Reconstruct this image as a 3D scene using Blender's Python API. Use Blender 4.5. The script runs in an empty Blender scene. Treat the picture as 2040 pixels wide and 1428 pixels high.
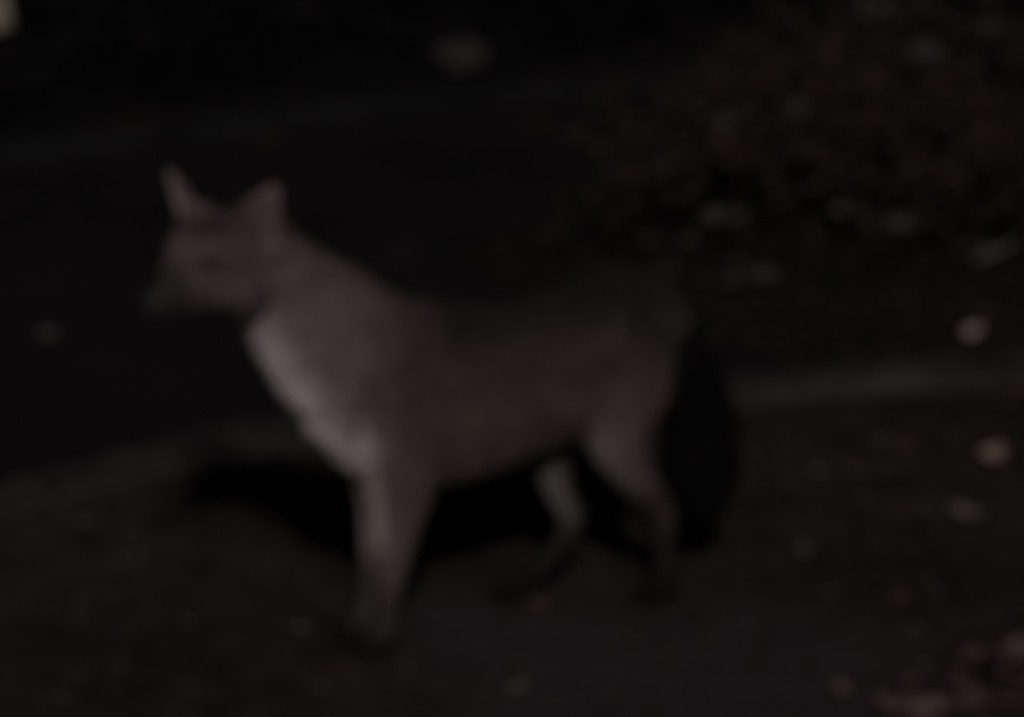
import bpy, bmesh, math, random
import numpy as np
from mathutils import Vector, Matrix, noise

random.seed(7)
rng = np.random.default_rng(7)
sc = bpy.context.scene
COL = sc.collection

# ------------------------------------------------------------------ camera
cam = bpy.data.cameras.new("camera")
cam.sensor_width = 36.0
cam.lens = 18.0 / math.tan(math.radians(6.35))
cam.clip_start = 0.1
cam.clip_end = 2000
cam.dof.use_dof = True              # the photograph is out of focus everywhere
cam.dof.focus_distance = 2.0
cam.dof.aperture_fstop = 10.5
cam_o = bpy.data.objects.new("camera", cam)
COL.objects.link(cam_o)
cam_o.location = (0, -5.3, 1.75)
cam_o.rotation_euler = (math.radians(75), 0, 0)
sc.camera = cam_o

# ------------------------------------------------------------------ night sky and light
SUN_EL, SUN_AZ = 32.0, -3.0         # behind the camera
world = bpy.data.worlds.new("World")
sc.world = world
world.use_nodes = True
wn = world.node_tree.nodes
bg = wn["Background"]
sky = wn.new("ShaderNodeTexSky")
sky.sky_type = 'NISHITA'
sky.sun_disc = False
sky.sun_elevation = math.radians(SUN_EL)
sky.sun_rotation = math.radians(180 + SUN_AZ)
world.node_tree.links.new(sky.outputs[0], bg.inputs[0])
bg.inputs[1].default_value = 0.0022
sun = bpy.data.lights.new("sun", 'SUN')
sun.energy = 1.03
sun.angle = math.radians(5.0)
sun.color = (1.0, 0.87, 0.87)
sun_o = bpy.data.objects.new("sun", sun)
COL.objects.link(sun_o)
_el, _az = math.radians(SUN_EL), math.radians(SUN_AZ)
_dir = Vector((math.cos(_el) * math.sin(_az), math.cos(_el) * math.cos(_az), -math.sin(_el)))
sun_o.rotation_euler = _dir.to_track_quat('-Z', 'Y').to_euler()
sun_o.location = (-3, -9, 8)

sc.view_settings.view_transform = 'Standard'
sc.view_settings.look = 'None'
sc.view_settings.exposure = 0.0
sc.view_settings.gamma = 1.0
sc.view_settings.use_curve_mapping = False
sc.cycles.use_denoising = True
sc.cycles.max_bounces = 6


# ------------------------------------------------------------------ helpers
def tag(o, label=None, cat=None, group=None, kind=None):
    if label: o["label"] = label
    if cat: o["category"] = cat
    if group: o["group"] = group
    if kind: o["kind"] = kind
    return o


def link(name, mesh, mat=None, parent=None):
    o = bpy.data.objects.new(name, mesh)
    COL.objects.link(o)
    if mat is not None and len(mesh.materials) == 0:
        mesh.materials.append(mat)
    if parent is not None:
        o.parent = parent
    return o


def mesh_from(name, V, F, smooth=True):
    me = bpy.data.meshes.new(name)
    me.from_pydata([tuple(map(float, v)) for v in V], [], [tuple(map(int, f)) for f in F])
    me.update()
    if smooth:
        me.polygons.foreach_set("use_smooth", [True] * len(me.polygons))
    return me


def mesh_np(name, V, F, smooth=False):
    """fast triangle mesh from numpy arrays"""
    V = np.asarray(V, dtype=np.float32); F = np.asarray(F, dtype=np.int32)
    k = F.shape[1]
    me = bpy.data.meshes.new(name)
    me.vertices.add(len(V)); me.vertices.foreach_set("co", V.ravel())
    me.loops.add(F.size); me.loops.foreach_set("vertex_index", F.ravel())
    me.polygons.add(len(F)); me.polygons.foreach_set("loop_start", np.arange(len(F), dtype=np.int32) * k)
    me.polygons.foreach_set("loop_total", np.full(len(F), k, dtype=np.int32))
    me.polygons.foreach_set("use_smooth", np.full(len(F), smooth))
    me.update(calc_edges=True)
    return me


def set_color(me, cols, name="tint"):
    a = me.color_attributes.new(name, 'FLOAT_COLOR', 'POINT')
    c = np.ones((len(me.vertices), 4), dtype=np.float32)
    c[:, :3] = cols
    a.data.foreach_set("color", c.ravel())


def sstep(a, b, x):
    t = np.clip((x - a) / (b - a), 0, 1)
    return t * t * (3 - 2 * t)


def new_mat(name, rough=0.85, spec=0.25):
    m = bpy.data.materials.new(name)
    m.use_nodes = True
    nt = m.node_tree
    b = nt.nodes["Principled BSDF"]
    b.inputs["Roughness"].default_value = rough
    b.inputs["Specular IOR Level"].default_value = spec
    return m, nt, b


def noise_node(nt, scale, detail=4.0, rough=0.6, coord="Object"):
    tc = nt.nodes.new("ShaderNodeTexCoord")
    n = nt.nodes.new("ShaderNodeTexNoise")
    n.inputs["Scale"].default_value = scale
    n.inputs["Detail"].default_value = detail
    n.inputs["Roughness"].default_value = rough
    nt.links.new(tc.outputs[coord], n.inputs["Vector"])
    return n


def ramp(nt, src, stops):
    r = nt.nodes.new("ShaderNodeValToRGB")
    el = r.color_ramp.elements
    el[0].position, el[0].color = stops[0][0], (*stops[0][1], 1)
    el[1].position, el[1].color = stops[-1][0], (*stops[-1][1], 1)
    for p, c in stops[1:-1]:
        e = el.new(p); e.color = (*c, 1)
    nt.links.new(src, r.inputs[0])
    return r


def mixc(nt, fac, a, b, mode='MIX'):
    m = nt.nodes.new("ShaderNodeMix")
    m.data_type = 'RGBA'; m.blend_type = mode
    for sock, v in ((m.inputs[0], fac), (m.inputs[6], a), (m.inputs[7], b)):
        if hasattr(v, "links"): nt.links.new(v, sock)
        elif isinstance(v, (int, float)): sock.default_value = v
        else: sock.default_value = (*v, 1)
    return m.outputs[2]


def bump(nt, b, src, strength, dist):
    n = nt.nodes.new("ShaderNodeBump")
    n.inputs["Strength"].default_value = strength
    n.inputs["Distance"].default_value = dist
    nt.links.new(src, n.inputs["Height"])
    nt.links.new(n.outputs[0], b.inputs["Normal"])


# ------------------------------------------------------------------ materials
def mat_ground():
    m, nt, b = new_mat("earth", 0.95, 0.06)
    big = noise_node(nt, 1.6, 3)
    mid = noise_node(nt, 14, 5)
    fine = noise_node(nt, 120, 4)
    c1 = ramp(nt, big.outputs[0], [(0.35, (0.028, 0.0225, 0.0185)), (0.52, (0.035, 0.029, 0.0265)), (0.68, (0.046, 0.039, 0.039))])
    c2 = ramp(nt, mid.outputs[0], [(0.3, (0.55, 0.55, 0.5)), (0.5, (1, 1, 1)), (0.72, (1.35, 1.3, 1.25))])
    c = mixc(nt, 1.0, c1.outputs[0], c2.outputs[0], 'MULTIPLY')
    c3 = ramp(nt, fine.outputs[0], [(0.3, (0.7, 0.7, 0.7)), (0.7, (1.3, 1.3, 1.3))])
    c = mixc(nt, 1.0, c, c3.outputs[0], 'MULTIPLY')
    # trodden greyer track, its own soil colour, along a band of world x/y
    at = nt.nodes.new("ShaderNodeAttribute"); at.attribute_name = "track"
    c = mixc(nt, at.outputs["Fac"], c, (0.050, 0.043, 0.046))
    at = nt.nodes.new("ShaderNodeAttribute"); at.attribute_name = "far_shade"
    c = mixc(nt, at.outputs["Fac"], c, (0.008, 0.007, 0.007))  # far bank: light falloff and shade put into the ground colour
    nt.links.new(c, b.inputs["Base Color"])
    bump(nt, b, fine.outputs[0], 0.5, 0.004)
    return m


def mat_asphalt():
    m, nt, b = new_mat("asphalt", 0.92, 0.05)
    f = noise_node(nt, 260, 3)
    p = noise_node(nt, 2.2, 4)
    c1 = ramp(nt, p.outputs[0], [(0.3, (0.012, 0.011, 0.012)), (0.7, (0.019, 0.0175, 0.0185))])
    c2 = ramp(nt, f.outputs[0], [(0.3, (0.6, 0.6, 0.6)), (0.75, (1.5, 1.5, 1.5))])
    nt.links.new(mixc(nt, 1.0, c1.outputs[0], c2.outputs[0], 'MULTIPLY'), b.inputs["Base Color"])
    bump(nt, b, f.outputs[0], 0.6, 0.003)
    return m


def mat_concrete(name, lo, hi):
    m, nt, b = new_mat(name, 0.92, 0.15)
    p = noise_node(nt, 6, 6, 0.7)
    f = noise_node(nt, 150, 3)
    c1 = ramp(nt, p.outputs[0], [(0.32, lo), (0.62, hi)])
    c2 = ramp(nt, f.outputs[0], [(0.3, (0.75,) * 3), (0.7, (1.2,) * 3)])
    nt.links.new(mixc(nt, 1.0, c1.outputs[0], c2.outputs[0], 'MULTIPLY'), b.inputs["Base Color"])
    bump(nt, b, f.outputs[0], 0.5, 0.003)
    return m


def mat_attr(name, rough=0.7, spec=0.2, attr="tint", transl=0.0):
    m, nt, b = new_mat(name, rough, spec)
    at = nt.nodes.new("ShaderNodeAttribute"); at.attribute_name = attr
    nt.links.new(at.outputs["Color"], b.inputs["Base Color"])
    if transl:
        tr = nt.nodes.new("ShaderNodeBsdfTranslucent")
        nt.links.new(at.outputs["Color"], tr.inputs["Color"])
        mx = nt.nodes.new("ShaderNodeMixShader"); mx.inputs[0].default_value = transl
        nt.links.new(b.outputs[0], mx.inputs[1]); nt.links.new(tr.outputs[0], mx.inputs[2])
        nt.links.new(mx.outputs[0], nt.nodes["Material Output"].inputs["Surface"])
    return m


def mat_leaf():
    m, nt, b = new_mat("dry_leaf", 0.7, 0.3)
    oi = nt.nodes.new("ShaderNodeObjectInfo")
    n = noise_node(nt, 60, 4)
    r = ramp(nt, n.outputs[0], [(0.3, (0.6, 0.52, 0.45)), (0.6, (1.1, 1.1, 1.1))])
    nt.links.new(mixc(nt, 1.0, oi.outputs["Color"], r.outputs[0], 'MULTIPLY'), b.inputs["Base Color"])
    return m


def mat_stone():
    m, nt, b = new_mat("stone", 0.9, 0.2)
    oi = nt.nodes.new("ShaderNodeObjectInfo")
    n = noise_node(nt, 35, 6, 0.7)
    r = ramp(nt, n.outputs[0], [(0.3, (0.6, 0.6, 0.58)), (0.65, (1.15, 1.13, 1.1))])
    nt.links.new(mixc(nt, 1.0, oi.outputs["Color"], r.outputs[0], 'MULTIPLY'), b.inputs["Base Color"])
    bump(nt, b, n.outputs[0], 0.5, 0.004)
    return m


def mat_plain(name, col, rough, spec=0.3, var=60):
    m, nt, b = new_mat(name, rough, spec)
    n = noise_node(nt, var, 4)
    r = ramp(nt, n.outputs[0], [(0.3, tuple(c * 0.7 for c in col)), (0.7, tuple(c * 1.2 for c in col))])
    nt.links.new(r.outputs[0], b.inputs["Base Color"])
    return m


M_GROUND, M_ASPHALT = mat_ground(), mat_asphalt()
M_KERB = mat_concrete("kerb_concrete", (0.018, 0.0165, 0.016), (0.052, 0.047, 0.045))
M_KERB2 = mat_concrete("dark_concrete", (0.006, 0.006, 0.006), (0.012, 0.012, 0.012))  # far kerb, a darker grey than the near one
M_FUR = mat_attr("fur", 0.8, 0.07)
M_SKIN = mat_attr("coat", 0.9, 0.05)
M_FOL = mat_attr("foliage", 0.6, 0.25, transl=0.15)
M_UNDER = mat_attr("shaded_undergrowth", 0.9, 0.03)  # for leaves coloured as if in deep shade
M_SHRUB = mat_attr("shrub_leaf", 0.85, 0.05, transl=0.1)
M_GRASS = mat_attr("grass_blade", 0.7, 0.15, transl=0.15)
M_LITTER = mat_attr("leaf_litter", 0.85, 0.1)
M_LEAF, M_STONE = mat_leaf(), mat_stone()
M_STEM = mat_plain("bark", (0.05, 0.04, 0.032), 0.9)
M_EYE = mat_plain("eye_dark", (0.012, 0.009, 0.006), 0.12, 0.5)
M_NOSE = mat_plain("nose_skin", (0.012, 0.011, 0.011), 0.5, 0.4, 300)


# ------------------------------------------------------------------ setting: curves of the lane
def spline(pts, n):
    pts = [np.array(p, float) for p in pts]
    P = [2 * pts[0] - pts[1]] + pts + [2 * pts[-1] - pts[-2]]
    out = []
    for i in range(1, len(P) - 2):
        a, b, c, d = P[i - 1:i + 3]
        for t in np.linspace(0, 1, n, endpoint=False):
            out.append(0.5 * (2 * b + (c - a) * t + (2 * a - 5 * b + 4 * c - d) * t * t + (3 * b - a - 3 * c + d) * t ** 3))
    out.append(pts[-1])
    return np.array(out)


KERB = spline([(-30, -26), (-6, -5.0), (-2.4, -1.2), (-1.25, -0.1), (-0.67, 0.52), (-0.30, 0.80), (0.28, 1.00), (0.72, 1.155),
               (1.6, 1.46), (3.2, 2.1), (8, 4.2), (40, 19)], 24)
FAR = spline([(-32, -22), (-7.2, -2.6), (-3.4, 0.85), (-1.9, 1.9), (-1.2, 2.38), (-0.62, 2.76), (-0.20, 3.01), (0.6, 3.36),
              (1.5, 3.7), (3.0, 4.3), (7.5, 6.3), (39, 21.5)], 24)


def dist_poly(P, L):
    """signed distance of points P (n,2) to polyline L; positive on the left of the line's direction"""
    best = np.full(len(P), 1e9); sign = np.ones(len(P))
    for a, b in zip(L[:-1], L[1:]):
        ab = b - a; t = np.clip(((P - a) @ ab) / (ab @ ab), 0, 1)
        d = P - (a + t[:, None] * ab)
        q = np.hypot(d[:, 0], d[:, 1])
        up = q < best
        best[up] = q[up]
        sign[up] = np.sign(ab[0] * (P[up, 1] - a[1]) - ab[1] * (P[up, 0] - a[0]))
    return best * sign


GX0, GY0, GST, GNX, GNY = -7.0, -4.0, 0.04, 361, 361
_gx, _gy = np.meshgrid(GX0 + GST * np.arange(GNX), GY0 + GST * np.arange(GNY))
_gp = np.stack([_gx.ravel(), _gy.ravel()], 1)
GRID = [dist_poly(_gp, L).reshape(GNY, GNX) for L in (KERB, FAR)]


def lane_d(x, y):
    """distances to the near and the far kerb line, read from a grid"""
    u = min(max((x - GX0) / GST, 0), GNX - 1.001); v = min(max((y - GY0) / GST, 0), GNY - 1.001)
    i, j = int(u), int(v); a, b = u - i, v - j
    return tuple(float((g[j, i] * (1 - a) + g[j, i + 1] * a) * (1 - b) + (g[j + 1, i] * (1 - a) + g[j + 1, i + 1] * a) * b) for g in GRID)


def nz(x, y, s, seed=0.0):
    return noise.fractal(Vector((x * s + seed, y * s - seed, seed)), 1.0, 2.0, 4)


MOUND = (0.92, 2.04)


def mound_h(x, y):
    dx, dy = (x - MOUND[0]), (y - MOUND[1])
    ca, sa = math.cos(0.4), math.sin(0.4)
    u, v = dx * ca + dy * sa, -dx * sa + dy * ca
    r = math.hypot(u / 1.05, v / 0.68) + 0.10 * nz(x, y, 2.5, 3)
    return 0.09 * max(0.0, 1 - r * r) + (0.012 * nz(x, y, 9, 8) if r < 1 else 0), r


def build_ground():
    def axis(lo, hi, step, far):
        core = np.arange(lo, hi + 1e-6, step)
        d, out_hi = step, [core[-1]]
        while out_hi[-1] < far:
            d *= 1.35; out_hi.append(out_hi[-1] + d)
        d, out_lo = step, [core[0]]
        while out_lo[-1] > -far:
            d *= 1.35; out_lo.append(out_lo[-1] - d)
        return np.concatenate([out_lo[:0:-1], core, out_hi[1:]])
    X, Y = axis(-1.8, 1.8, 0.018, 600), axis(-1.2, 4.6, 0.022, 600)
    gx, gy = np.meshgrid(X, Y)
    P = np.stack([gx.ravel(), gy.ravel()], 1)
    dk, df = dist_poly(P, KERB), dist_poly(P, FAR)
    near = (np.abs(P[:, 0]) < 6) & (np.abs(P[:, 1]) < 8)
    z = np.zeros(len(P))
    for i in np.nonzero(near)[0]:
        x, y = P[i]
        z[i] = 0.013 * nz(x, y, 3.0, 1) + 0.006 * nz(x, y, 17, 5)
    flat = sstep(0.35, 0.7, np.abs(P[:, 0] - 0.0)) * 0.5 + 0.5
    z *= flat
    z = np.where(dk < 0, z * (0.35 + 0.65 * sstep(0.0, 0.15, -dk)), z)
    inlane = (dk > 0.03) & (df < -0.03)
    z = np.where(inlane, -0.05, z)
    z = np.where(df > 0, 0.02 + 0.16 * sstep(0.0, 1.6, df) + z * 1.5, z)
    nx, ny = len(X), len(Y)
    idx = np.arange(nx * ny).reshape(ny, nx)
    F = np.stack([idx[:-1, :-1], idx[:-1, 1:], idx[1:, 1:], idx[1:, :-1]], -1).reshape(-1, 4)
    me = mesh_np("ground", np.column_stack([P, z]), F, True)
    tr = me.attributes.new("track", 'FLOAT', 'POINT')
    u = (P[:, 0] - 0.16) * 0.94 + (P[:, 1] + 0.1) * 0.30
    w = np.array([0.05 * nz(x, y, 6, 9) if n else 0 for (x, y), n in zip(P, near)])
    t = (1 - sstep(0.16, 0.36, np.abs(u) + w)) * (1 - sstep(-0.05, 0.28, P[:, 1] + w)) * (dk < 0) * 0.8
    tr.data.foreach_set("value", t.astype(np.float32))
    shd_ = me.attributes.new("far_shade", 'FLOAT', 'POINT')
    shd_.data.foreach_set("value", sstep(0.0, 0.12, df).astype(np.float32))  # painted shade sets in just past the far kerb
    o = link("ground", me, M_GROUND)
    tag(o, "dark bare earth verge with sparse grass", kind="structure")
    return o


def ground_z(x, y):
    dk, df = lane_d(x, y)
    if dk > 0.03 and df < -0.03:
        h, r = mound_h(x, y)
        return max(0.0, h)
    z = (0.013 * nz(x, y, 3.0, 1) + 0.006 * nz(x, y, 17, 5)) * float(sstep(0.35, 0.7, abs(x)) * 0.5 + 0.5)
    if dk < 0: z *= 0.35 + 0.65 * float(sstep(0.0, 0.15, -dk))
    if df > 0: z = 0.02 + 0.16 * float(sstep(0, 1.6, df)) + z * 1.5
    return z


build_ground()


def build_lane():
    n = 14
    a, b = KERB, FAR
    V, F = [], []
    for i in range(len(a)):
        for k in range(n + 1):
            t = k / n
            p = a[i] * (1 - t) + b[i] * t
            V.append((p[0], p[1], -0.004 + 0.012 * math.sin(math.pi * t) + 0.002 * nz(p[0], p[1], 2, 2)))
    for i in range(len(a) - 1):
        for k in range(n):
            q = i * (n + 1) + k
            F.append((q, q + n + 1, q + n + 2, q + 1))
    me = mesh_from("lane", V, F)
    me.flip_normals()
    tag(link("lane", me, M_ASPHALT), "narrow dark asphalt lane behind the fox", kind="structure")


build_lane()


def dense(L, step, lim):
    """resample a polyline at even steps within |x|<lim, sparse outside"""
    out = [L[0]]
    for a, b in zip(L[:-1], L[1:]):
        l = np.hypot(*(b - a)); s = step if max(abs(a[0]), abs(b[0])) < lim else 1.0
        m = max(1, int(l / s))
        for k in range(1, m + 1): out.append(a + (b - a) * k / m)
    return np.array(out)


def build_kerb(name, L, w, h, mat, label, rough, bury=0.0):
    L = dense(L, 0.012, 2.4)
    T = np.gradient(L, axis=0); T /= np.linalg.norm(T, axis=1)[:, None]
    N = np.stack([-T[:, 1], T[:, 0]], 1)
    prof = [(-w / 2, -0.08), (-w / 2, h * 0.55), (-w / 2 + 0.006, h * 0.85), (-w / 2 + 0.018, h), (-w / 6, h * 1.03), (w / 6, h * 1.03),
            (w / 2 - 0.018, h), (w / 2 - 0.006, h * 0.85), (w / 2, h * 0.55), (w / 2, -0.08)]
    k = len(prof)
    V, F = [], []
    for i, (p, n) in enumerate(zip(L, N)):
        chip = nz(p[0], p[1], 3.5, 4)
        for j, (u, z) in enumerate(prof):
            du = rough * nz(p[0] * 1.0 + j, p[1] - j, 14, 6) + rough * 0.8 * chip * (1 if u > 0 else -1)
            dz = (rough * 0.55 * nz(p[0], p[1] + j * 0.3, 18, 2) - 0.5 * rough * max(0, chip)) if z > 0 else 0
            q = p + n * (u + du)
            sink = bury * (1 - float(sstep(-0.85, -0.30, np.array(p[0])))) if z > 0 else 0
            V.append((q[0], q[1], z + dz - sink))
    for i in range(len(L) - 1):
        for j in range(k - 1):
            a = i * k + j
            F.append((a, a + k, a + k + 1, a + 1))
    me = mesh_from(name, V, F)
    me.flip_normals()
    return tag(link(name, me, mat), label, kind="structure")


build_kerb("kerb", KERB, 0.115, 0.026, M_KERB, "low worn pale concrete kerb curving behind the fox", 0.016, 0.030)
build_kerb("kerb", FAR, 0.10, 0.03, M_KERB2, "dark kerb along the far side of the lane", 0.012)


def build_mound():
    n, m = 72, 26
    V, F = [], []
    ca, sa = math.cos(0.4), math.sin(0.4)
    for j in range(m + 1):
        for i in range(n):
            a, r = 2 * math.pi * i / n, 1.12 * j / m
            u, v = 1.05 * r * math.cos(a), 0.68 * r * math.sin(a)
            x, y = MOUND[0] + u * ca - v * sa, MOUND[1] + u * sa + v * ca
            h, rr = mound_h(x, y)
            V.append((x, y, h if j < m else -0.05))
    for j in range(m):
        for i in range(n):
            a, b = j * n + i, j * n + (i + 1) % n
            F.append((a, a + n, b + n, b))
    me = mesh_from("soil_mound", V, F)
    me.flip_normals()
    tag(link("soil_mound", me, mat_plain("dark_soil", (0.015, 0.013, 0.011), 0.95, 0.1, 40)),
        "low mound of dark soil under the shrub", kind="structure")


build_mound()


# ------------------------------------------------------------------ leaf shapes
def leaf_arrays(L, W, fold, curl, lobes=0, n=7, seed=0):
    r = random.Random(seed)
    V, F = [], []
    tw = r.uniform(-0.5, 0.5)
    for i in range(n + 1):
        t = i / n
        w = W * 0.5 * (math.sin(math.pi * t ** 0.8) ** 0.9) if 0 < t < 1 else 0.0006
        if lobes: w *= 0.75 + 0.35 * math.cos(2 * math.pi * lobes * t)
        x = L * (t - 0.5)
        zc = curl * L * (1 - math.cos((t - 0.4) * 2.2)) + 0.03 * L * math.sin(5 * t + seed)
        for j, s in enumerate((-1, -0.55, 0, 0.55, 1)):
            ww = w * s * (1 + 0.12 * r.uniform(-1, 1))
            V.append((x, ww, zc + fold * abs(ww) ** 1.2 * 1.6 + tw * ww * (t - 0.5) + r.uniform(-1, 1) * 0.02 * W))
    for i in range(n):
        for j in range(4):
            a = i * 5 + j
            F.append((a, a + 5, a + 6, a + 1))
    # stalk
    b = len(V)
    st = L * 0.28
    for k, (xx, rr) in enumerate(((-0.5 * L + 0.004, 0.0009), (-0.5 * L - st, 0.0007))):
        for q in range(3):
            V.append((xx, rr * math.cos(q * 2.1), V[2][2] + rr * math.sin(q * 2.1) + k * 0.2 * st))
    for q in range(3): F.append((b + q, b + (q + 1) % 3, b + 3 + (q + 1) % 3, b + 3 + q))
    return np.array(V), F


LEAF_BANK = [mesh_from("leaf_blade", *leaf_arrays(1.0, w, f, c, lb, seed=i), smooth=True)
             for i, (w, f, c, lb) in enumerate([(0.55, 0.5, 0.25, 0), (0.42, 0.8, 0.35, 0), (0.7, 0.35, 0.2, 2), (0.3, 0.6, 0.5, 0), (0.62, 0.6, 0.1, 3)])]
for me in LEAF_BANK: me.materials.append(M_LEAF)


# ------------------------------------------------------------------ fox
FX_TH = math.radians(32)
FX_O = Vector((0.002, 0.026, 0.0))
fox = bpy.data.objects.new("fox", None)
COL.objects.link(fox)
fox.location = FX_O
fox.rotation_euler = (0, 0, math.pi + FX_TH)      # local +x forward, +y its left, +z up
tag(fox, "slender grey-brown fox with pale chest and dark bushy tail standing on the verge", "fox")

PARTS_V, PARTS_F, BONES = [], [], []


def tube(pts, sub=5, seg=20, name="limb", up=(0, 0, 1), flow=None):
    """loft of elliptical rings: pts = (x, y, z, half-width sideways, half-height)"""
    S = spline(pts, sub)
    C = S[:, :3]
    T = np.gradient(C, axis=0); T /= np.linalg.norm(T, axis=1)[:, None]
    base = sum(len(v) for v in PARTS_V)
    V, F = [], []
    for i in range(len(S)):
        t = T[i]
        a = np.cross(np.array(up, float), t)
        if np.linalg.norm(a) < 0.15: a = np.array([0, 1.0, 0])
        a -= t * (a @ t)
        a /= np.linalg.norm(a); b = np.cross(t, a)
        for k in range(seg):
            q = 2 * math.pi * k / seg
            V.append(C[i] + a * S[i, 3] * math.cos(q) + b * S[i, 4] * math.sin(q))
        BONES.append((name, C[i], t, 0.5 * (S[i, 3] + S[i, 4]), i / (len(S) - 1)))
    for i in range(len(S) - 1):
        for k in range(seg):
            p, q = i * seg + k, i * seg + (k + 1) % seg
            F.append((p, q, q + seg, p + seg))
    # rounded ends
    for ring, sgn in ((0, -1), (len(S) - 1, 1)):
        c = len(V)
        V.append(C[ring] + T[ring] * sgn * min(S[ring, 3], S[ring, 4]) * 0.6)
        for k in range(seg):
            p, q = ring * seg + k, ring * seg + (k + 1) % seg
            F.append((c, q, p) if sgn < 0 else (c, p, q))
    PARTS_V.append(np.array(V)); PARTS_F.extend([tuple(i + base for i in f) for f in F])


# trunk
tube([(-0.208, 0, 0.360, .024, .030), (-0.184, 0, 0.350, .044, .056), (-0.142, 0, 0.336, .055, .077), (-0.09, 0, 0.310, .055, .086),
      (0.0, 0, 0.294, .060, .092), (0.08, 0, 0.291, .064, .103), (0.15, 0, 0.300, .065, .108), (0.205, 0, 0.312, .058, .092),
      (0.243, 0, 0.320, .042, .062), (0.263, 0, 0.332, .026, .035)], name="trunk")
# neck
tube([(0.175, 0, 0.322, .060, .086), (0.224, 0, 0.354, .056, .086), (0.271, 0, 0.402, .052, .072), (0.315, 0, 0.447, .047, .056),
      (0.360, 0.004, 0.488, .044, .048)], name="neck", up=(0, 0, 1))
# head, turned towards the camera and tipped down a little
HC = np.array([0.410, 0.004, 0.501])
HY, HP = math.radians(25), math.radians(-3)
hf = np.array([math.cos(HY) * math.cos(HP), math.sin(HY) * math.cos(HP), -math.sin(HP)])
hl = np.array([-math.sin(HY), math.cos(HY), 0])
hu = np.cross(hf, hl)


def hp(t, s, u):
    return HC + hf * t + hl * s + hu * u


def htube(pts, **k):
    tube([(*hp(t, s, u), w, h) for t, s, u, w, h in pts], up=tuple(hu), **k)


htube([(-0.058, 0, -0.006, .026, .030), (-0.036, 0, -0.002, .045, .045), (-0.004, 0, -0.003, .052, .047), (0.024, 0, -0.009, .046, .043),
       (0.046, 0, -0.018, .033, .033), (0.064, 0, -0.027, .023, .024), (0.084, 0, -0.033, .0165, .018), (0.104, 0, -0.037, .0135, .0145),
       (0.117, 0, -0.038, .010, .0115)], name="head")
for s in (-1, 1):                                                     # cheeks and brows
    htube([(-0.040, s * .032, -0.030, .020, .028), (-0.008, s * .040, -0.034, .022, .028), (0.028, s * .028, -0.028, .018, .021)], name="head", sub=3)
    htube([(0.018, s * .022, 0.022, .012, .010), (0.042, s * .019, 0.010, .010, .009)], name="head", sub=3)
htube([(0.010, 0, -0.046, .025, .015), (0.056, 0, -0.047, .017, .011), (0.096, 0, -0.048, .011, .007)], name="head", sub=3)  # lower jaw


def ear(s):
    """a pointed shell, hollow to the front and side"""
    base_c = hp(-0.024, s * 0.036, 0.022)
    tip = hp(-0.030, s * (0.068 if s > 0 else 0.080), 0.090 if s > 0 else 0.088)
    ax = tip - base_c; Lh = np.linalg.norm(ax); ax /= Lh
    fwd = hf * (0.86 if s > 0 else 0.30) + hl * s * (0.5 if s > 0 else 0.95); fwd -= ax * (fwd @ ax); fwd /= np.linalg.norm(fwd)
    sid = np.cross(ax, fwd)
    base = sum(len(v) for v in PARTS_V)
    n, m, th = 14, 12, 0.0075
    V, F = [], []
    def ring(t, inner):
        w = (0.0245 if s > 0 else 0.024) * (1 - t ** 1.7) ** 0.85 + 0.0035
        d = w * 0.62 - (th if inner else 0)
        out = []
        for k in range(m + 1):
            a = math.radians(-104 + 208 * k / m)
            ww = w - (th if inner else 0)
            ww = max(ww, 0.0012)
            out.append(base_c + ax * (Lh * t * (0.97 if inner else 1.0)) + sid * ww * math.sin(a) - fwd * (max(d, 0.001) * math.cos(a)) + fwd * 0.004)
        return out
    for inner in (False, True):
        for i in range(n + 1): V += ring(i / n, inner)
    k = m + 1
    O = (n + 1) * k
    for i in range(n):
        for j in range(m):
            a = i * k + j
            F.append((a, a + 1, a + k + 1, a + k))
            F.append((O + a, O + a + k, O + a + k + 1, O + a + 1))
        for j, fl in ((0, True), (m, False)):
            a = i * k + j
            q = (a, a + k, O + a + k, O + a)
            F.append(q if fl else q[::-1])
    for j in range(m):
        F.append((j, O + j, O + j + 1, j + 1))
        a = n * k + j
        F.append((a, a + 1, O + a + 1, O + a))
    PARTS_V.append(np.array(V)); PARTS_F.extend([tuple(i + base for i in f) for f in F])
    for i in range(7):
        t = i / 6
        BONES.append(("ear" + ("L" if s > 0 else "R"), base_c + ax * Lh * t - fwd * 0.010, ax, 0.026 * (1 - 0.8 * t), t))
    return fwd


EARF = {s: ear(s) for s in (1, -1)}
for s in (-1, 1):                                                     # ear roots
    htube([(-0.020, s * 0.020, 0.014, .020, .020), (-0.024, s * 0.034, 0.040, .020, .014)], name="head", sub=3)

# legs: (x, y, z, half-width, half-depth)
def foreleg(y, dx, ux, tag_):
    tube([(0.175, y * .9, 0.335, .026, .048), (0.188 + ux * .5, y * 1.2, 0.285, .033, .052), (0.182 + ux + dx * .3, y * 1.1, 0.232, .032, .046),
          (0.180 + ux + dx * .5, y * 1.0, 0.195, .028, .038), (0.182 + ux * .9 + dx * .7, y * 1.0, 0.150, .022, .028), (0.185 + ux * .6 + dx * .9, y, 0.112, .0175, .021),
          (0.187 + ux * .3 + dx, y, 0.070, .0125, .014), (0.190 + dx, y, 0.036, .0125, .0140), (0.197 + dx, y, 0.020, .014, .015)], name=tag_, up=(1, 0, 0))
    paw(0.197 + dx, y, tag_)


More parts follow.
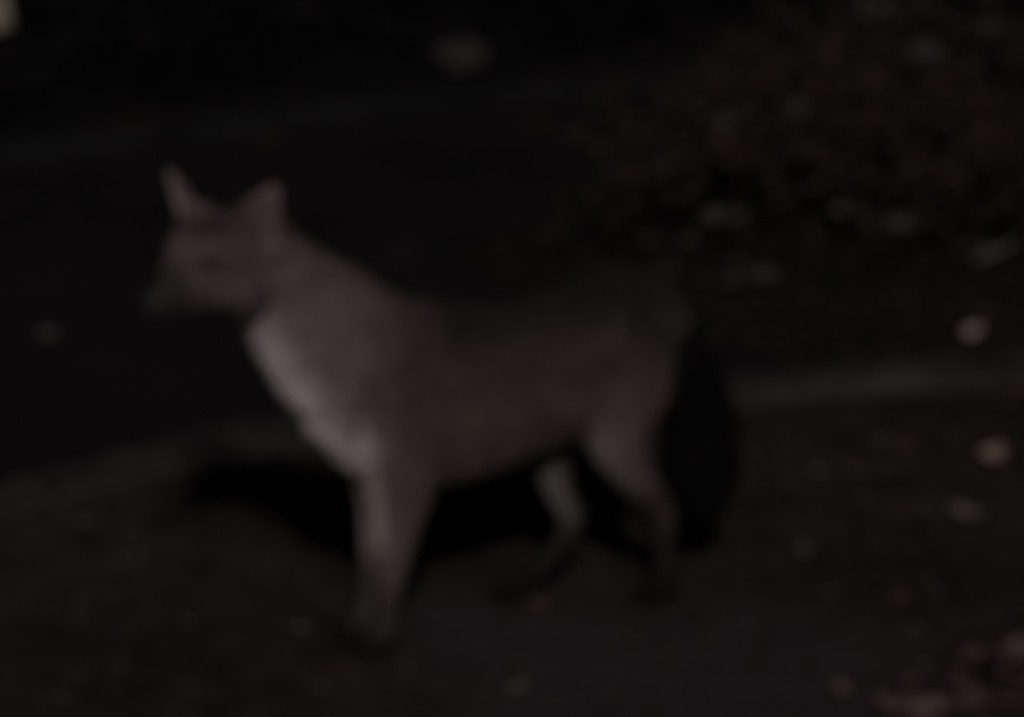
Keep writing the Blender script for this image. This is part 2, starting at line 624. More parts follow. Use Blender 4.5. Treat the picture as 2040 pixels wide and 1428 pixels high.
def paw(x, y, tag_):
    tube([(x - 0.014, y, 0.018, .015, .013), (x + 0.004, y, 0.016, .019, .014), (x + 0.018, y, 0.012, .017, .009), (x + 0.024, y, 0.010, .012, .007)],
         name=tag_, sub=3)
    for k in (-1.5, -.5, .5, 1.5):
        tube([(x + 0.010, y + k * .0090, 0.012, .0056, .0085), (x + 0.037 - abs(k) * .005, y + k * .0118, 0.008, .0050, .0070)], name=tag_, sub=2, seg=10)


foreleg(0.038, 0.011, -0.003, "fore")
foreleg(-0.019, 0.006, -0.018, "fore")
# near hind leg
tube([(-0.146, 0.030, 0.345, .034, .052), (-0.136, 0.044, 0.290, .033, .054), (-0.118, 0.048, 0.240, .026, .043), (-0.126, 0.047, 0.195, .020, .029),
      (-0.152, 0.045, 0.155, .0155, .021), (-0.182, 0.043, 0.122, .0125, .0165), (-0.192, 0.042, 0.100, .0115, .0145), (-0.193, 0.042, 0.060, .011, .0125),
      (-0.192, 0.042, 0.032, .012, .013), (-0.188, 0.042, 0.020, .013, .013)], name="hind", up=(1, 0, 0))
paw(-0.186, 0.042, "hind")
# far hind leg, set forward
tube([(-0.150, -0.030, 0.345, .034, .055), (-0.120, -0.044, 0.285, .033, .056), (-0.088, -0.047, 0.232, .026, .040), (-0.084, -0.047, 0.185, .020, .026),
      (-0.093, -0.046, 0.140, .015, .019), (-0.112, -0.045, 0.100, .013, .0165), (-0.111, -0.045, 0.082, .0115, .0145), (-0.085, -0.045, 0.052, .011, .0125),
      (-0.055, -0.045, 0.028, .012, .012), (-0.042, -0.045, 0.019, .013, .012)], name="hind", up=(1, 0, 0))
paw(-0.040, -0.045, "hind")
# tail
tube([(-0.185, 0, 0.378, .022, .022), (-0.212, 0, 0.355, .018, .019), (-0.233, 0.002, 0.312, .020, .021), (-0.249, 0.004, 0.265, .025, .026),
      (-0.264, 0.005, 0.215, .031, .032), (-0.269, 0.006, 0.170, .033, .034), (-0.271, 0.006, 0.132, .027, .028), (-0.271, 0.006, 0.102, .013, .013)],
     name="tail", up=(1, 0, 0))

raw = mesh_from("raw", np.concatenate(PARTS_V), PARTS_F)
tmp = bpy.data.objects.new("raw", raw)
COL.objects.link(tmp)
rm = tmp.modifiers.new("r", 'REMESH'); rm.mode = 'VOXEL'; rm.voxel_size = 0.003
sm = tmp.modifiers.new("s", 'SMOOTH'); sm.factor = 0.5; sm.iterations = 4
dg = bpy.context.evaluated_depsgraph_get()
body_me = bpy.data.meshes.new_from_object(tmp.evaluated_get(dg))
bpy.data.objects.remove(tmp)
body_me.name = "body"
body_me.materials.clear()
body_me.polygons.foreach_set("use_smooth", [True] * len(body_me.polygons))

nv = len(body_me.vertices)
BV = np.empty(nv * 3, np.float32); body_me.vertices.foreach_get("co", BV); BV = BV.reshape(-1, 3).astype(float)
BN = np.empty(nv * 3, np.float32); body_me.vertices.foreach_get("normal", BN); BN = BN.reshape(-1, 3).astype(float)
bc = np.array([b[1] for b in BONES]); bt = np.array([b[2] for b in BONES]); br = np.array([b[3] for b in BONES])
bname = np.array([b[0] for b in BONES]); bs = np.array([b[4] for b in BONES])
near_i = np.empty(nv, int)
for i0 in range(0, nv, 4000):
    d = np.linalg.norm(BV[i0:i0 + 4000, None, :] - bc[None], axis=2) / br[None]
    near_i[i0:i0 + 4000] = d.argmin(1)
NAME, TAN, SP = bname[near_i], bt[near_i], bs[near_i]


def lerp(a, b, t):
    return a * (1 - t[:, None]) + np.asarray(b)[None] * t[:, None]


def coat_color():
    p, n = BV, BN
    c = np.tile(np.array([0.110, 0.092, 0.084]), (nv, 1))
    trunk, neck, head, tail = NAME == "trunk", NAME == "neck", NAME == "head", NAME == "tail"
    fore, hind = NAME == "fore", NAME == "hind"
    # dark grizzled saddle along the back
    saddle = sstep(0.315, 0.385, p[:, 2]) * (1 - sstep(0.10, 0.20, p[:, 0]))
    c = lerp(c, (0.031, 0.028, 0.027), saddle)
    mid = sstep(0.27, 0.33, p[:, 2]) * (1 - saddle)
    c = lerp(c, (0.068, 0.060, 0.055), mid * 0.8)
    # flank patch with a reddish tone behind the shoulder
    red = np.exp(-(((p[:, 0] - 0.12) / .03) ** 2 + ((p[:, 2] - 0.275) / .05) ** 2))
    c = lerp(c, (0.165, 0.110, 0.100), red * 0.6)
    # neck sides tan red, paler towards the front
    nk = sstep(0.178, 0.285, p[:, 0] + 0.25 * (p[:, 2] - 0.33)) * (neck | trunk | fore)
    c = lerp(c, (0.212, 0.170, 0.163), nk)
    c = lerp(c, (0.085, 0.068, 0.062), sstep(0.10, 0.75, n[:, 2] - 0.2) * neck * 0.6)
    # white throat and chest: surface facing forward and down, close to the midline
    fr = n[:, 0] * 0.75 - n[:, 2] * 0.62
    zone = (neck | trunk | fore) * sstep(0.19, 0.25, p[:, 0]) * (1 - sstep(0.44, 0.47, p[:, 2]))
    c = lerp(c, (0.36, 0.31, 0.30), sstep(0.0, 0.75, fr) * zone * 0.75)
    white = sstep(0.42, 0.95, fr - 2.0 * np.maximum(0, np.abs(p[:, 1]) - 0.038)) * (neck | trunk) * sstep(0.20, 0.25, p[:, 0]) * (1 - sstep(0.44, 0.47, p[:, 2])) * (1 - 0.30 * sstep(0.33, 0.41, p[:, 2]))
    c = lerp(c, (0.92, 0.83, 0.84), white)
    # front legs: pale in front, dusky towards the paw
    pale = sstep(0.15, 0.75, n[:, 0] - 0.35 * n[:, 1]) * fore * sstep(0.09, 0.16, p[:, 2]) * (1 - sstep(0.27, 0.32, p[:, 2]))
    inner = fore * (p[:, 1] < 0) * sstep(0.07, 0.15, p[:, 2]) * (1 - sstep(0.25, 0.30, p[:, 2]))
    pale = np.maximum(pale, inner * 0.9)
    c = lerp(c, (0.42, 0.36, 0.335), pale)
    side = fore * (1 - pale) * (1 - sstep(0.22, 0.28, p[:, 2]))
    c = lerp(c, (0.125, 0.102, 0.102), side)
    dusk = 1 - sstep(0.045, 0.115, p[:, 2] - 0.02 * (p[:, 1] < 0))
    c = lerp(c, (0.058, 0.050, 0.050), dusk * fore)
    c = lerp(c, (0.016, 0.014, 0.014), (1 - sstep(0.012, 0.035, p[:, 2])) * fore)
    # hind legs: pale shin, dark hock and foot
    shin = (p[:, 1] > 0) * hind * sstep(-0.3, 0.5, n[:, 0] + 0.3 * np.sign(p[:, 1]) * n[:, 1]) * sstep(0.10, 0.15, p[:, 2]) * (1 - sstep(0.22, 0.27, p[:, 2])) * sstep(0.14, 0.175, p[:, 2])
    c = lerp(c, (0.055, 0.047, 0.044), (p[:, 1] > 0) * hind * (1 - sstep(0.13, 0.18, p[:, 2])))
    c = lerp(c, (0.175, 0.162, 0.152), shin)
    far = (p[:, 1] < 0) * hind
    c = lerp(c, (0.05, 0.045, 0.042), far * 1.0)
    c = lerp(c, (0.16, 0.15, 0.148), far * (1 - sstep(0.165, 0.205, p[:, 2])) * sstep(-0.35, 0.25, n[:, 0]))
    c = lerp(c, (0.026, 0.024, 0.023), hind * (1 - sstep(0.075, 0.115, p[:, 2])))
    c = lerp(c, (0.014, 0.012, 0.012), hind * (1 - sstep(0.02, 0.06, p[:, 2])))
    # tail nearly black, rump side grey
    c[tail] = (0.007, 0.0058, 0.0056)
    tb = tail * (1 - sstep(0.05, 0.3, SP))
    c = lerp(c, (0.026, 0.023, 0.022), tb)
    rump = np.exp(-(((p[:, 0] + 0.215) / .03) ** 2)) * trunk * sstep(0.25, 0.3, p[:, 2])
    c = lerp(c, (0.07, 0.063, 0.058), rump * 0.5)
    # head
    q = p - HC
    t, s, u = q @ hf, q @ hl, q @ hu
    hc = np.tile(np.array([0.136, 0.114, 0.106]), (nv, 1))
    hc = lerp(hc, (0.052, 0.046, 0.043), sstep(0.02, 0.04, u) * sstep(-0.04, 0.03, t))
    hc = lerp(hc, (0.135, 0.124, 0.118), sstep(0.012, -0.02, u) * sstep(0.035, 0.0, t))
    hc = lerp(hc, (0.050, 0.045, 0.045), sstep(0.045, 0.085, t))
    for s_ in (1, -1):
        ee = np.exp(-(((t - .045) / .011) ** 2 + ((s - s_ * .028) / .012) ** 2 + ((u - .003) / .007) ** 2))
        hc = lerp(hc, (0.022, 0.019, 0.018), np.clip(ee * 1.3, 0, 1))
    hc = lerp(hc, (0.060, 0.054, 0.053), sstep(-0.036, -0.050, u) * sstep(0.0, 0.02, t))
    hc = lerp(hc, (0.165, 0.122, 0.116), sstep(-0.008, -0.034, t) * sstep(-0.045, -0.01, u))
    el = sstep(0.026, 0.040, u) * sstep(0.016, 0.026, np.abs(s)) * sstep(0.02, 0.0, t)
    hc = lerp(hc, (0.14, 0.108, 0.103), el * (s > 0) * 0.5)
    c[head] = hc[head]
    for s_, nm in ((1, "earL"), (-1, "earR")):
        e = NAME == nm
        f = n @ EARF[s_]
        ec = np.tile(np.array([0.24, 0.175, 0.165] if s_ > 0 else [0.17, 0.135, 0.132]), (nv, 1))
        ec = lerp(ec, (0.22, 0.17, 0.163) if s_ > 0 else (0.52, 0.44, 0.44), sstep(-0.1, 0.5, f))
        c[e] = ec[e]
    mot = np.array([noise.noise(Vector(v * 28)) + 0.6 * noise.noise(Vector(v * 75)) for v in p])
    c *= (1 + 0.22 * mot)[:, None]
    return np.clip(c, 0.004, 0.92)


BC = coat_color()
set_color(body_me, BC)
link("body", body_me, M_SKIN, fox)

# fur: one strand per sample, longer on neck, trunk and tail
body_me.calc_loop_triangles()
nt_ = len(body_me.loop_triangles)
TR = np.empty(nt_ * 3, np.int32); body_me.loop_triangles.foreach_get("vertices", TR); TR = TR.reshape(-1, 3)
A = 0.5 * np.linalg.norm(np.cross(BV[TR[:, 1]] - BV[TR[:, 0]], BV[TR[:, 2]] - BV[TR[:, 0]]), axis=1)
flen = np.full(nv, 0.017)
flen[NAME == "neck"] = 0.022
flen[NAME == "tail"] = 0.036
hd = NAME == "head"
tt = (BV - HC) @ hf
flen[hd] = (0.012 * (1 - sstep(0.0, 0.05, tt)) + 0.0028)[hd]
flen[(NAME == "earL") | (NAME == "earR")] = 0.005
lg = (NAME == "fore") | (NAME == "hind")
flen[lg] = (0.004 + 0.012 * sstep(0.10, 0.25, BV[:, 2]))[lg]
flen[lg & (BV[:, 2] < 0.03)] = 0.003
back = np.tile(np.array([-1.0, 0, -0.25]), (nv, 1))
flow = back.copy()
flow[NAME == "tail"] = TAN[NAME == "tail"]
flow[lg] = TAN[lg] * 0.8 + np.array([-0.2, 0, -0.3])
flow[NAME == "neck"] = np.array([-0.75, 0, -0.65])
flow[hd] = -hf * 1.0 + hl[None] * np.sign(((BV - HC) @ hl))[hd][:, None] * 0.3
er = (NAME == "earL") | (NAME == "earR")
flow[er] = TAN[er]
NS = 150000
wt = A * (1 + 0.8 * (flen[TR[:, 0]] < 0.007))
pick = rng.choice(nt_, NS, p=wt / wt.sum())
r1, r2 = rng.random(NS), rng.random(NS); sw = r1 + r2 > 1; r1[sw] = 1 - r1[sw]; r2[sw] = 1 - r2[sw]
i0 = TR[pick, 0]
P0 = BV[i0] + (BV[TR[pick, 1]] - BV[i0]) * r1[:, None] + (BV[TR[pick, 2]] - BV[i0]) * r2[:, None]
n0 = BN[i0]; f0 = flow[i0] - n0 * np.sum(flow[i0] * n0, 1)[:, None]
f0 /= np.maximum(np.linalg.norm(f0, axis=1), 1e-4)[:, None]
d0 = n0 * 0.55 + f0 * 0.8 + rng.normal(0, 0.16, (NS, 3)); d0 /= np.linalg.norm(d0, axis=1)[:, None]
d1 = n0 * 0.22 + f0 * 1.0 + rng.normal(0, 0.22, (NS, 3)); d1 /= np.linalg.norm(d1, axis=1)[:, None]
Ls = flen[i0] * rng.uniform(0.6, 1.25, NS)
P1 = P0 + d0 * (Ls * 0.5)[:, None]
P2 = P1 + d1 * (Ls * 0.55)[:, None]
wv = np.cross(d0, n0 + rng.normal(0, 0.3, (NS, 3))); wv /= np.maximum(np.linalg.norm(wv, axis=1), 1e-4)[:, None]
hw = (0.00045 + 0.00025 * (flen[i0] > 0.01))[:, None]
P0 = P0 - n0 * 0.0006
FV = np.stack([P0 - wv * hw, P0 + wv * hw, P1 - wv * hw * 0.8, P1 + wv * hw * 0.8, P2], 1).reshape(-1, 3)
k5 = np.arange(NS)[:, None] * 5
FF = np.concatenate([k5 + [0, 1, 3], k5 + [0, 3, 2], k5 + [2, 3, 4]])
fur_me = mesh_np("fur", FV, FF)
jit = rng.lognormal(0, 0.22, NS)
fc = np.repeat((BC[i0] * jit[:, None])[:, None, :], 5, 1)
fc[:, 4] *= 1.1
set_color(fur_me, np.clip(fc.reshape(-1, 3), 0.003, 0.9))
tag(link("fur", fur_me, M_FUR, fox), kind="stuff")


def ellipsoid(name, c, ax, rad, mat, parent, seg=14, ring=9):
    bm = bmesh.new()
    bmesh.ops.create_uvsphere(bm, u_segments=seg, v_segments=ring, radius=1)
    R = np.array(ax).T
    for v in bm.verts:
        q = np.array(v.co) * np.array(rad)
        v.co = Vector(np.asarray(c) + R @ q)
    me = bpy.data.meshes.new(name); bm.to_mesh(me); bm.free()
    me.polygons.foreach_set("use_smooth", [True] * len(me.polygons))
    return link(name, me, mat, parent)


AX = (hf, hl, hu)
ellipsoid("nose", hp(0.122, 0, -0.034), AX, (.0075, .0085, .0068), M_NOSE, fox)
for s in (1, -1):
    ellipsoid("eye", hp(0.0440, s * 0.0285, 0.003), AX, (.0085, .0070, .0058), M_EYE, fox)
# whiskers
WV, WF = [], []
for s in (1, -1):
    for k in range(6):
        a = hp(0.098 - 0.004 * k, s * .013, -0.036 - .003 * (k % 3))
        b = a + hl * s * .04 + hf * (.012 - .012 * k / 2) + hu * (.008 - .008 * (k % 3))
        o = np.array([0, 0, 0.0004]); i = len(WV)
        WV += [a - o, a + o, b]; WF.append((i, i + 1, i + 2))
tag(link("whiskers", mesh_from("whiskers", WV, WF, False), M_NOSE, fox), kind="stuff")


# ------------------------------------------------------------------ scattered growth (stuff)
def scatter_blades(name, pts, hts, wid, cols, mat, lean=0.6):
    n = len(pts)
    ang = rng.uniform(0, 2 * np.pi, n)
    d = np.stack([np.cos(ang), np.sin(ang), np.zeros(n)], 1)
    s = np.stack([-np.sin(ang), np.cos(ang), np.zeros(n)], 1)
    ln = rng.uniform(0.1, 1, n) * lean
    z = np.array([0, 0, 1.0])
    h = hts[:, None]
    m = pts + z * h * 0.6 + d * h * (ln * 0.25)[:, None]
    t = pts + z * h * (1 - 0.35 * ln)[:, None] + d * h * ln[:, None]
    w = (wid * s)
    V = np.stack([pts - w, pts + w, m - w * .8, m + w * .8, t], 1).reshape(-1, 3)
    k = np.arange(n)[:, None] * 5
    F = np.concatenate([k + [0, 1, 3], k + [0, 3, 2], k + [2, 3, 4]])
    me = mesh_np(name, V, F)
    set_color(me, np.repeat(cols, 5, 0))
    return link(name, me, mat)


pts = []
while len(pts) < 9000:
    x, y = random.uniform(-2.2, 2.2), random.uniform(-1.6, 2.2)
    d = lane_d(x, y)[0]
    if d > -0.05: continue
    dens = 0.25 + 1.3 * nz(x, y, 2.2, 12)
    u = (x - 0.16) * 0.94 + (y + 0.1) * 0.30
    if abs(u) < 0.34 and y < 0.35: dens -= 0.55
    if x > 0.5 or x < -0.35: dens += 0.15
    if random.random() > dens: continue
    for _ in range(random.randint(2, 5)):
        xx, yy = x + random.gauss(0, .012), y + random.gauss(0, .012)
        pts.append((xx, yy, ground_z(xx, yy) - 0.003))
pts = np.array(pts)
n = len(pts)
col = np.array([0.046, 0.040, 0.031])[None] * rng.lognormal(0, 0.28, n)[:, None] * np.array([1, 1, 1])[None]
tag(scatter_blades("grass", pts, rng.uniform(0.010, 0.034, n), 0.0013, col, M_GRASS, 1.0),
    "sparse short dry grass on the verge", "grass", kind="stuff")


def leaf_cloud(name, P, D, size, cols, mat, up_bias=0.5, parent=None, flat=0.0):
    """small bent leaves: 4 triangles each, long axis D"""
    n = len(P)
    D = D / np.maximum(np.linalg.norm(D, axis=1), 1e-5)[:, None]
    r = rng.normal(0, 1, (n, 3)); r[:, 2] *= (1 - flat)
    S = np.cross(D, np.array([0, 0, 1.0])[None] * up_bias + r * (1 - up_bias))
    S /= np.maximum(np.linalg.norm(S, axis=1), 1e-5)[:, None]
    N = np.cross(S, D)
    L = size[:, None]
    fold = rng.uniform(-0.02, 0.16, n)[:, None]
    a = P - D * L * .5; b = P + D * L * .5 - N * L * .12
    c = P - D * L * .05
    e1 = P + S * L * .26 + N * L * fold - D * L * .08; e2 = P - S * L * .26 + N * L * fold - D * L * .08
    g1 = P + S * L * .19 + N * L * fold * .7 + D * L * .2; g2 = P - S * L * .19 + N * L * fold * .7 + D * L * .2
    V = np.stack([a, e1, g1, b, g2, e2, c], 1).reshape(-1, 3)
    k = np.arange(n)[:, None] * 7
    F = np.concatenate([k + [0, 1, 6], k + [1, 2, 6], k + [2, 3, 6], k + [3, 4, 6], k + [4, 5, 6], k + [5, 0, 6]])
    me = mesh_np(name, V, F)
    set_color(me, np.repeat(cols, 7, 0))
    return link(name, me, mat, parent)


# leaf litter on the verge, the mound and a few on the lane
LP = []
while len(LP) < 2600:
    x, y = random.uniform(-1.8, 2.0), random.uniform(-1.2, 3.4)
    dk, df = lane_d(x, y)
    h, r = mound_h(x, y)
    if dk < 0: dn = 0.10 + 0.3 * max(0, nz(x, y, 2, 20)) + (0.45 if x > 0.45 + 0.2 * y else 0)
    elif df > 0: dn = 0.03
    else: dn = 1.0 if r < 1.15 else 0.012
    if abs(dk) < 0.12: dn *= 0.6
    if random.random() > dn: continue
    LP.append((x, y, ground_z(x, y) + (0.03 if abs(dk) < 0.06 else 0.006)))
LP = np.array(LP); n = len(LP)
ang = rng.uniform(0, 6.283, n)
D = np.stack([np.cos(ang), np.sin(ang), rng.normal(0, .25, n)], 1)
base = np.where((rng.random(n) < .3)[:, None], np.array([[0.048, 0.038, 0.033]]), np.array([[0.034, 0.028, 0.022]]))
tag(leaf_cloud("leaf_litter", LP, D, rng.uniform(.016, .038, n), base * rng.lognormal(0, .35, n)[:, None], M_LITTER, 0.75),
    "scattered dull brown leaf litter on the ground", "leaf litter", kind="stuff")

# grit on the verge
GP = np.stack([rng.uniform(-1.4, 1.4, 1600), rng.uniform(-.9, 1.5, 1600)], 1)
GP = GP[dist_poly(GP, KERB) < -0.07]
GZ = np.array([ground_z(x, y) for x, y in GP])
n = len(GP)
oct_v = np.array([[1, 0, 0], [-1, 0, 0], [0, 1, 0], [0, -1, 0], [0, 0, .7], [0, 0, -.7]])
oct_f = np.array([[0, 2, 4], [2, 1, 4], [1, 3, 4], [3, 0, 4], [2, 0, 5], [1, 2, 5], [3, 1, 5], [0, 3, 5]])
sz = rng.lognormal(math.log(.0032), .45, n)
V = oct_v[None] * sz[:, None, None] * rng.uniform(.6, 1.3, (n, 6, 1)) + np.column_stack([GP, GZ])[:, None, :]
F = (oct_f[None] + (np.arange(n) * 6)[:, None, None]).reshape(-1, 3)
gm = mesh_np("gravel", V.reshape(-1, 3), F)
set_color(gm, np.repeat(np.array([[0.085, 0.078, 0.074]]) * rng.lognormal(0, .35, n)[:, None], 6, 0))
tag(link("gravel", gm, M_LITTER), "fine grit strewn over the earth verge", "gravel", kind="stuff")

# undergrowth beyond the far kerb, its near-black leaf colour standing in for shade
UP, UD = [], []
while len(UP) < 26000:
    x = random.uniform(-5.5, 6.5); y = random.uniform(-1.5, 9)
    df = lane_d(x, y)[1]
    if df < 0.22 or df > 2.6: continue
    if min(math.hypot(x + 0.09, y - 3.2), math.hypot(x + 1.0, y - 3.2)) < 0.24: continue
    top = (0.10 + 0.45 * float(sstep(0.2, 1.5, np.array(df)))) * (0.7 + 0.6 * nz(x, y, 1.3, 30))
    gz = 0.02 + 0.16 * float(sstep(0, 1.6, np.array(df)))
    for _ in range(8):
        UP.append((x + random.gauss(0, .05), y + random.gauss(0, .05), gz + max(0.01, top * random.random() ** .6)))
        UD.append((random.gauss(0, 1), random.gauss(0, 1), random.uniform(-.9, .3)))
UP, UD = np.array(UP), np.array(UD)
n = len(UP)
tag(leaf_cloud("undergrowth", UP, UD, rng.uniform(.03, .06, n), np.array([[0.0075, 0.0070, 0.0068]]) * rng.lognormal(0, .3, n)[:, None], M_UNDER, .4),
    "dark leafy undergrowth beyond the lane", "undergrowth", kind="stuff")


# ------------------------------------------------------------------ shrub on the mound
def curve_tube(V, F, P, r0, r1, seg=6):
    P = np.asarray(P); T = np.gradient(P, axis=0)
    b = len(V)
    for i, p in enumerate(P):
        t = T[i] / np.linalg.norm(T[i])
        a = np.cross(t, [0.3, 0.9, 0.1]); a /= np.linalg.norm(a); c = np.cross(t, a)
        r = r0 + (r1 - r0) * i / (len(P) - 1)
        for k in range(seg):
            q = 2 * math.pi * k / seg
            V.append(p + a * r * math.cos(q) + c * r * math.sin(q))
    for i in range(len(P) - 1):
        for k in range(seg):
            p, q = b + i * seg + k, b + i * seg + (k + 1) % seg
            F.append((p, q, q + seg, p + seg))


SB = np.array([0.92, 2.04, 0.05])
shrub = bpy.data.objects.new("shrub", None)
COL.objects.link(shrub)
shrub.location = SB
tag(shrub, "low spreading leafy shrub on dark soil behind the kerb", "shrub")
rs = random.Random(21)
LPp, LPd = [], []
for k in range(44):
    a = 2 * math.pi * k / 44 + rs.uniform(-.15, .15)
    reach = rs.uniform(.45, 1.0)
    ca, sa = math.cos(.4), math.sin(.4)
    u, v = .95 * reach * math.cos(a), .60 * reach * math.sin(a)
    ex, ey = u * ca - v * sa, u * sa + v * ca
    hgt = rs.uniform(.16, .36) * (1.15 - .5 * reach)
    Vv, Ff = [], []
    pts = []
    for i in range(9):
        t = i / 8
        pts.append((ex * t + .03 * math.sin(5 * t + k), ey * t + .03 * math.cos(4 * t + k), -.06 + .06 * t + hgt * math.sin(math.pi * .5 * min(1, t * 1.5)) - .22 * max(0, t - .62) * (1 if reach > .7 else .2)))
    pts = spline(pts, 3)
    curve_tube(Vv, Ff, pts, .007, .0018)
    for q in range(int(300 * reach + 100)):
        t = rs.random() ** .6
        p = pts[int(t * (len(pts) - 1))]
        LPp.append(p + np.array([rs.gauss(0, .055), rs.gauss(0, .055), rs.gauss(.0, .04)]))
        LPd.append((ex * .5 + rs.gauss(0, .5), ey * .5 + rs.gauss(0, .5), rs.uniform(-.8, .25)))
    link("stem", mesh_from("stem", Vv, Ff), M_STEM, shrub)
LPp = np.array(LPp); LPp[:, 2] = np.maximum(LPp[:, 2], -0.03)
n = len(LPp)
fcol = np.where((rng.random(n) < .5)[:, None], np.array([[0.043, 0.0335, 0.0265]]), np.array([[0.034, 0.0280, 0.0235]])) * rng.lognormal(0, .15, n)[:, None]
tag(leaf_cloud("foliage", LPp, np.array(LPd), rng.uniform(.020, .036, n), fcol, M_SHRUB, .45, shrub), kind="stuff")


def place_leaf(o, x, y, z, L, col, rot):
    o.location = (x, y, z)
    o.rotation_euler = rot
    o.scale = (L, L, L)
    o.color = (*col, 1)


# leaves of the shrub that catch the light, painted paler for it
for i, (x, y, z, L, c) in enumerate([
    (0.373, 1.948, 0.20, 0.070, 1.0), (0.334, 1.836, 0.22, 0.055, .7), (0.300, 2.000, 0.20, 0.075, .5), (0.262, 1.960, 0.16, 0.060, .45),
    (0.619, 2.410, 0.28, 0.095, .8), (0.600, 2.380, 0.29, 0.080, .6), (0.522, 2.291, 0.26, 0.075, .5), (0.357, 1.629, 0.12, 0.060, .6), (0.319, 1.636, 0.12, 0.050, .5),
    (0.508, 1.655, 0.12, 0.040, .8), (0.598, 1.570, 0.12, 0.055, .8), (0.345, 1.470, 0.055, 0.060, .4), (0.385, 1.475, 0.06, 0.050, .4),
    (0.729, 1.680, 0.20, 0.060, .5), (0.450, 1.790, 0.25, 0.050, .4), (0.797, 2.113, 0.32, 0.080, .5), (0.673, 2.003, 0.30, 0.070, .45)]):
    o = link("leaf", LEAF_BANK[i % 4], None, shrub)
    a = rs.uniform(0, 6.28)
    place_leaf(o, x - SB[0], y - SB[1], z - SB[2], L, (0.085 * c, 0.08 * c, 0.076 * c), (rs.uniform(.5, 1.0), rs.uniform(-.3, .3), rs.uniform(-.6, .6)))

# ------------------------------------------------------------------ fallen leaves one can pick out
FALLEN = [
    (0.657, 0.698, 0.060, (0.36, 0.26, 0.24), 0, "curled pale pink dead leaf on the verge below the kerb's right end"),
    (0.600, 0.425, 0.070, (0.13, 0.12, 0.11), 3, "long narrow grey leaf lying below the pale pink leaf"),
    (0.412, 0.619, 0.032, (0.14, 0.13, 0.12), 1, "small grey leaf on the verge right of the fox's tail"),
    (0.459, 0.643, 0.026, (0.10, 0.085, 0.075), 2, "tiny dull brown leaf beside the small grey leaf"),
    (0.337, 0.509, 0.036, (0.085, 0.08, 0.075), 1, "dim leaf nearest the fox's tail tip on the verge"),
    (0.369, 0.276, 0.038, (0.10, 0.095, 0.09), 0, "dim folded leaf on the ground below the small grey leaf"),
    (0.382, -0.276, 0.045, (0.15, 0.13, 0.11), 1, "curled tan leaf left of the reddish leaf heap"),
    (0.435, -0.341, 0.075, (0.13, 0.092, 0.088), 2, "broad reddish dead leaf at the left of the heap by the bottom edge"),
    (0.479, -0.351, 0.070, (0.13, 0.092, 0.085), 4, "lobed reddish brown leaf in the middle of the bottom-edge heap"),
    (0.526, -0.311, 0.060, (0.14, 0.11, 0.10), 0, "brown oval leaf at the right of the bottom-edge heap"),
    (0.560, -0.215, 0.080, (0.11, 0.08, 0.075), 4, "large lobed rusty leaf between the bottom-edge heap and the right edge"),
    (0.470, -0.255, 0.065, (0.12, 0.085, 0.075), 0, "dull brown oval leaf just above the bottom-edge heap"),
    (0.594, -0.141, 0.065, (0.17, 0.12, 0.115), 2, "reddish leaf cut off by the right edge of the picture"),
    (0.608, -0.028, 0.045, (0.13, 0.115, 0.10), 1, "dull tan leaf above the reddish leaf at the right edge"),
    (0.006, -0.271, 0.035, (0.14, 0.132, 0.128), 1, "small grey leaf on the trodden ground below the fox"),
    (0.135, -0.089, 0.030, (0.12, 0.11, 0.11), 3, "faint grey sliver of leaf below the hind paws"),
    (-0.227, -0.264, 0.040, (0.12, 0.11, 0.10), 0, "dull leaf left of and below the front paws"),
    (-0.518, -0.232, 0.042, (0.15, 0.14, 0.13), 2, "grey-brown lobed leaf in the bottom left of the verge"),
    (-0.623, 0.440, 0.060, (0.12, 0.11, 0.096), 4, "lobed brown leaf lying before the kerb's left end"),
    (-0.551, 0.385, 0.035, (0.10, 0.09, 0.076), 1, "small brown leaf right of the lobed brown leaf"),
    (-0.691, 1.334, 0.038, (0.10, 0.09, 0.09), 0, "lone pale leaf on the dark lane left of the fox"),
    (0.116, 2.718, 0.055, (0.12, 0.11, 0.11), 0, "grey leaf on the lane above the fox's back"),
    (0.687, 1.322, 0.050, (0.34, 0.31, 0.28), 0, "bright oval leaf lying on the lane edge below the shrub"),
]
rl = random.Random(5)
for x, y, L, colr, k, lab in FALLEN:
    if colr[0] < 0.16: colr = tuple(c * 0.85 for c in colr)
    o = link("dead_leaf", LEAF_BANK[k])
    zmin = min(v.co.z for v in LEAF_BANK[k].vertices)
    place_leaf(o, x, y, ground_z(x, y) + 0.004 - zmin * L * .8, L, colr, (rl.uniform(.1, .45), rl.uniform(-.2, .2), rl.uniform(0, 6.28)))
    tag(o, lab, "leaf", "fallen leaves one can pick out")


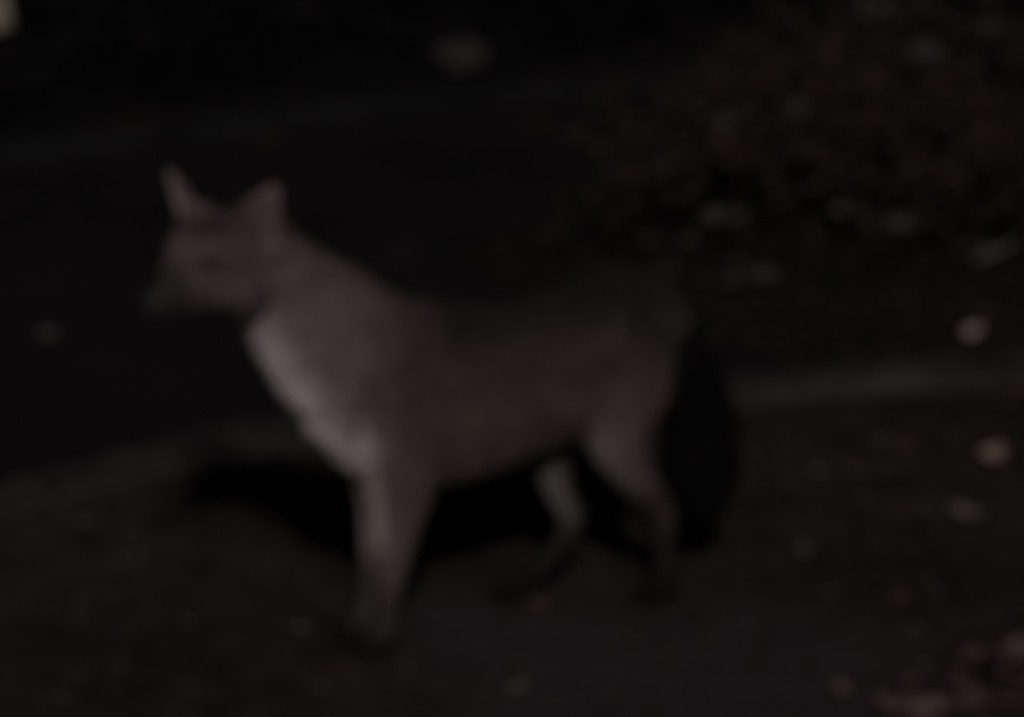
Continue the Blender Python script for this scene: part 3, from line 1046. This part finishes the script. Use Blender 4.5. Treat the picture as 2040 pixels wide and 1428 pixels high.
for k in range(16):
    i = k % 4; j = k // 4
    x, y = 0.40 + 0.062 * i + rl.uniform(-.02, .02), -0.40 + 0.075 * j + rl.uniform(-.025, .025)
    if x < 0.42 + 0.28 * (y + 0.40): x += 0.10
    o = link("dead_leaf", LEAF_BANK[(2, 0, 4)[k % 3]])
    L = rl.uniform(.045, .07); g = rl.uniform(.6, 1.1)
    place_leaf(o, x, y, ground_z(x, y) + 0.005, L, (0.088 * g, 0.066 * g, 0.063 * g), (rl.uniform(-.3, .35), rl.uniform(-.25, .25), rl.uniform(0, 6.28)))
    tag(o, "dull pinkish dead leaf strewn over the bottom right corner", "leaf", "dull leaves strewn over the bottom right corner")


def stone(name, x, y, z, sx, sy, sz_, colr, seed, label):
    bm = bmesh.new()
    bmesh.ops.create_icosphere(bm, subdivisions=4, radius=1)
    for v in bm.verts:
        p = v.co.copy()
        f = 1 + 0.28 * noise.fractal(p * 1.1 + Vector((seed, 0, 0)), 1, 2, 3) + 0.03 * noise.noise(p * 7)
        q = Vector([math.copysign(abs(c) ** .75, c) for c in p]) * f
        v.co = Vector((q.x * sx, q.y * sy, q.z * sz_))
    me = bpy.data.meshes.new(name); bm.to_mesh(me); bm.free()
    me.polygons.foreach_set("use_smooth", [True] * len(me.polygons))
    o = link(name, me, M_STONE)
    o.location = (x, y, z); o.rotation_euler = (0.05, -0.08, seed)
    o.color = (*colr, 1)
    return tag(o, label, "stone")


stone("stone", -0.094, 3.25, 0.052, .054, .04, .030, (0.037, 0.035, 0.036), 0.35, "squarish grey stone on the dark bank beyond the far kerb")
stone("stone", -1.000, 3.36, 0.115, .046, .045, .045, (0.36, 0.34, 0.27), 2.1, "pale yellowish stone at the top left corner of the picture")

tv, tf = [], []
curve_tube(tv, tf, spline([(-.03, -.015, 0), (-.008, .004, .006), (.012, .014, .012), (.034, .03, .022)], 4), .0035, .002)
curve_tube(tv, tf, spline([(-.008, .004, .006), (-.014, -.004, .014), (-.016, -.006, .026)], 4), .0028, .0015)
tw = link("twig", mesh_from("twig", tv, tf), mat_plain("bleached_wood", (0.24, 0.22, 0.22), .8))
tw.location = (0.745, 1.60, 0.06)
tag(tw, "short pale forked twig on the soil in front of the shrub", "twig")
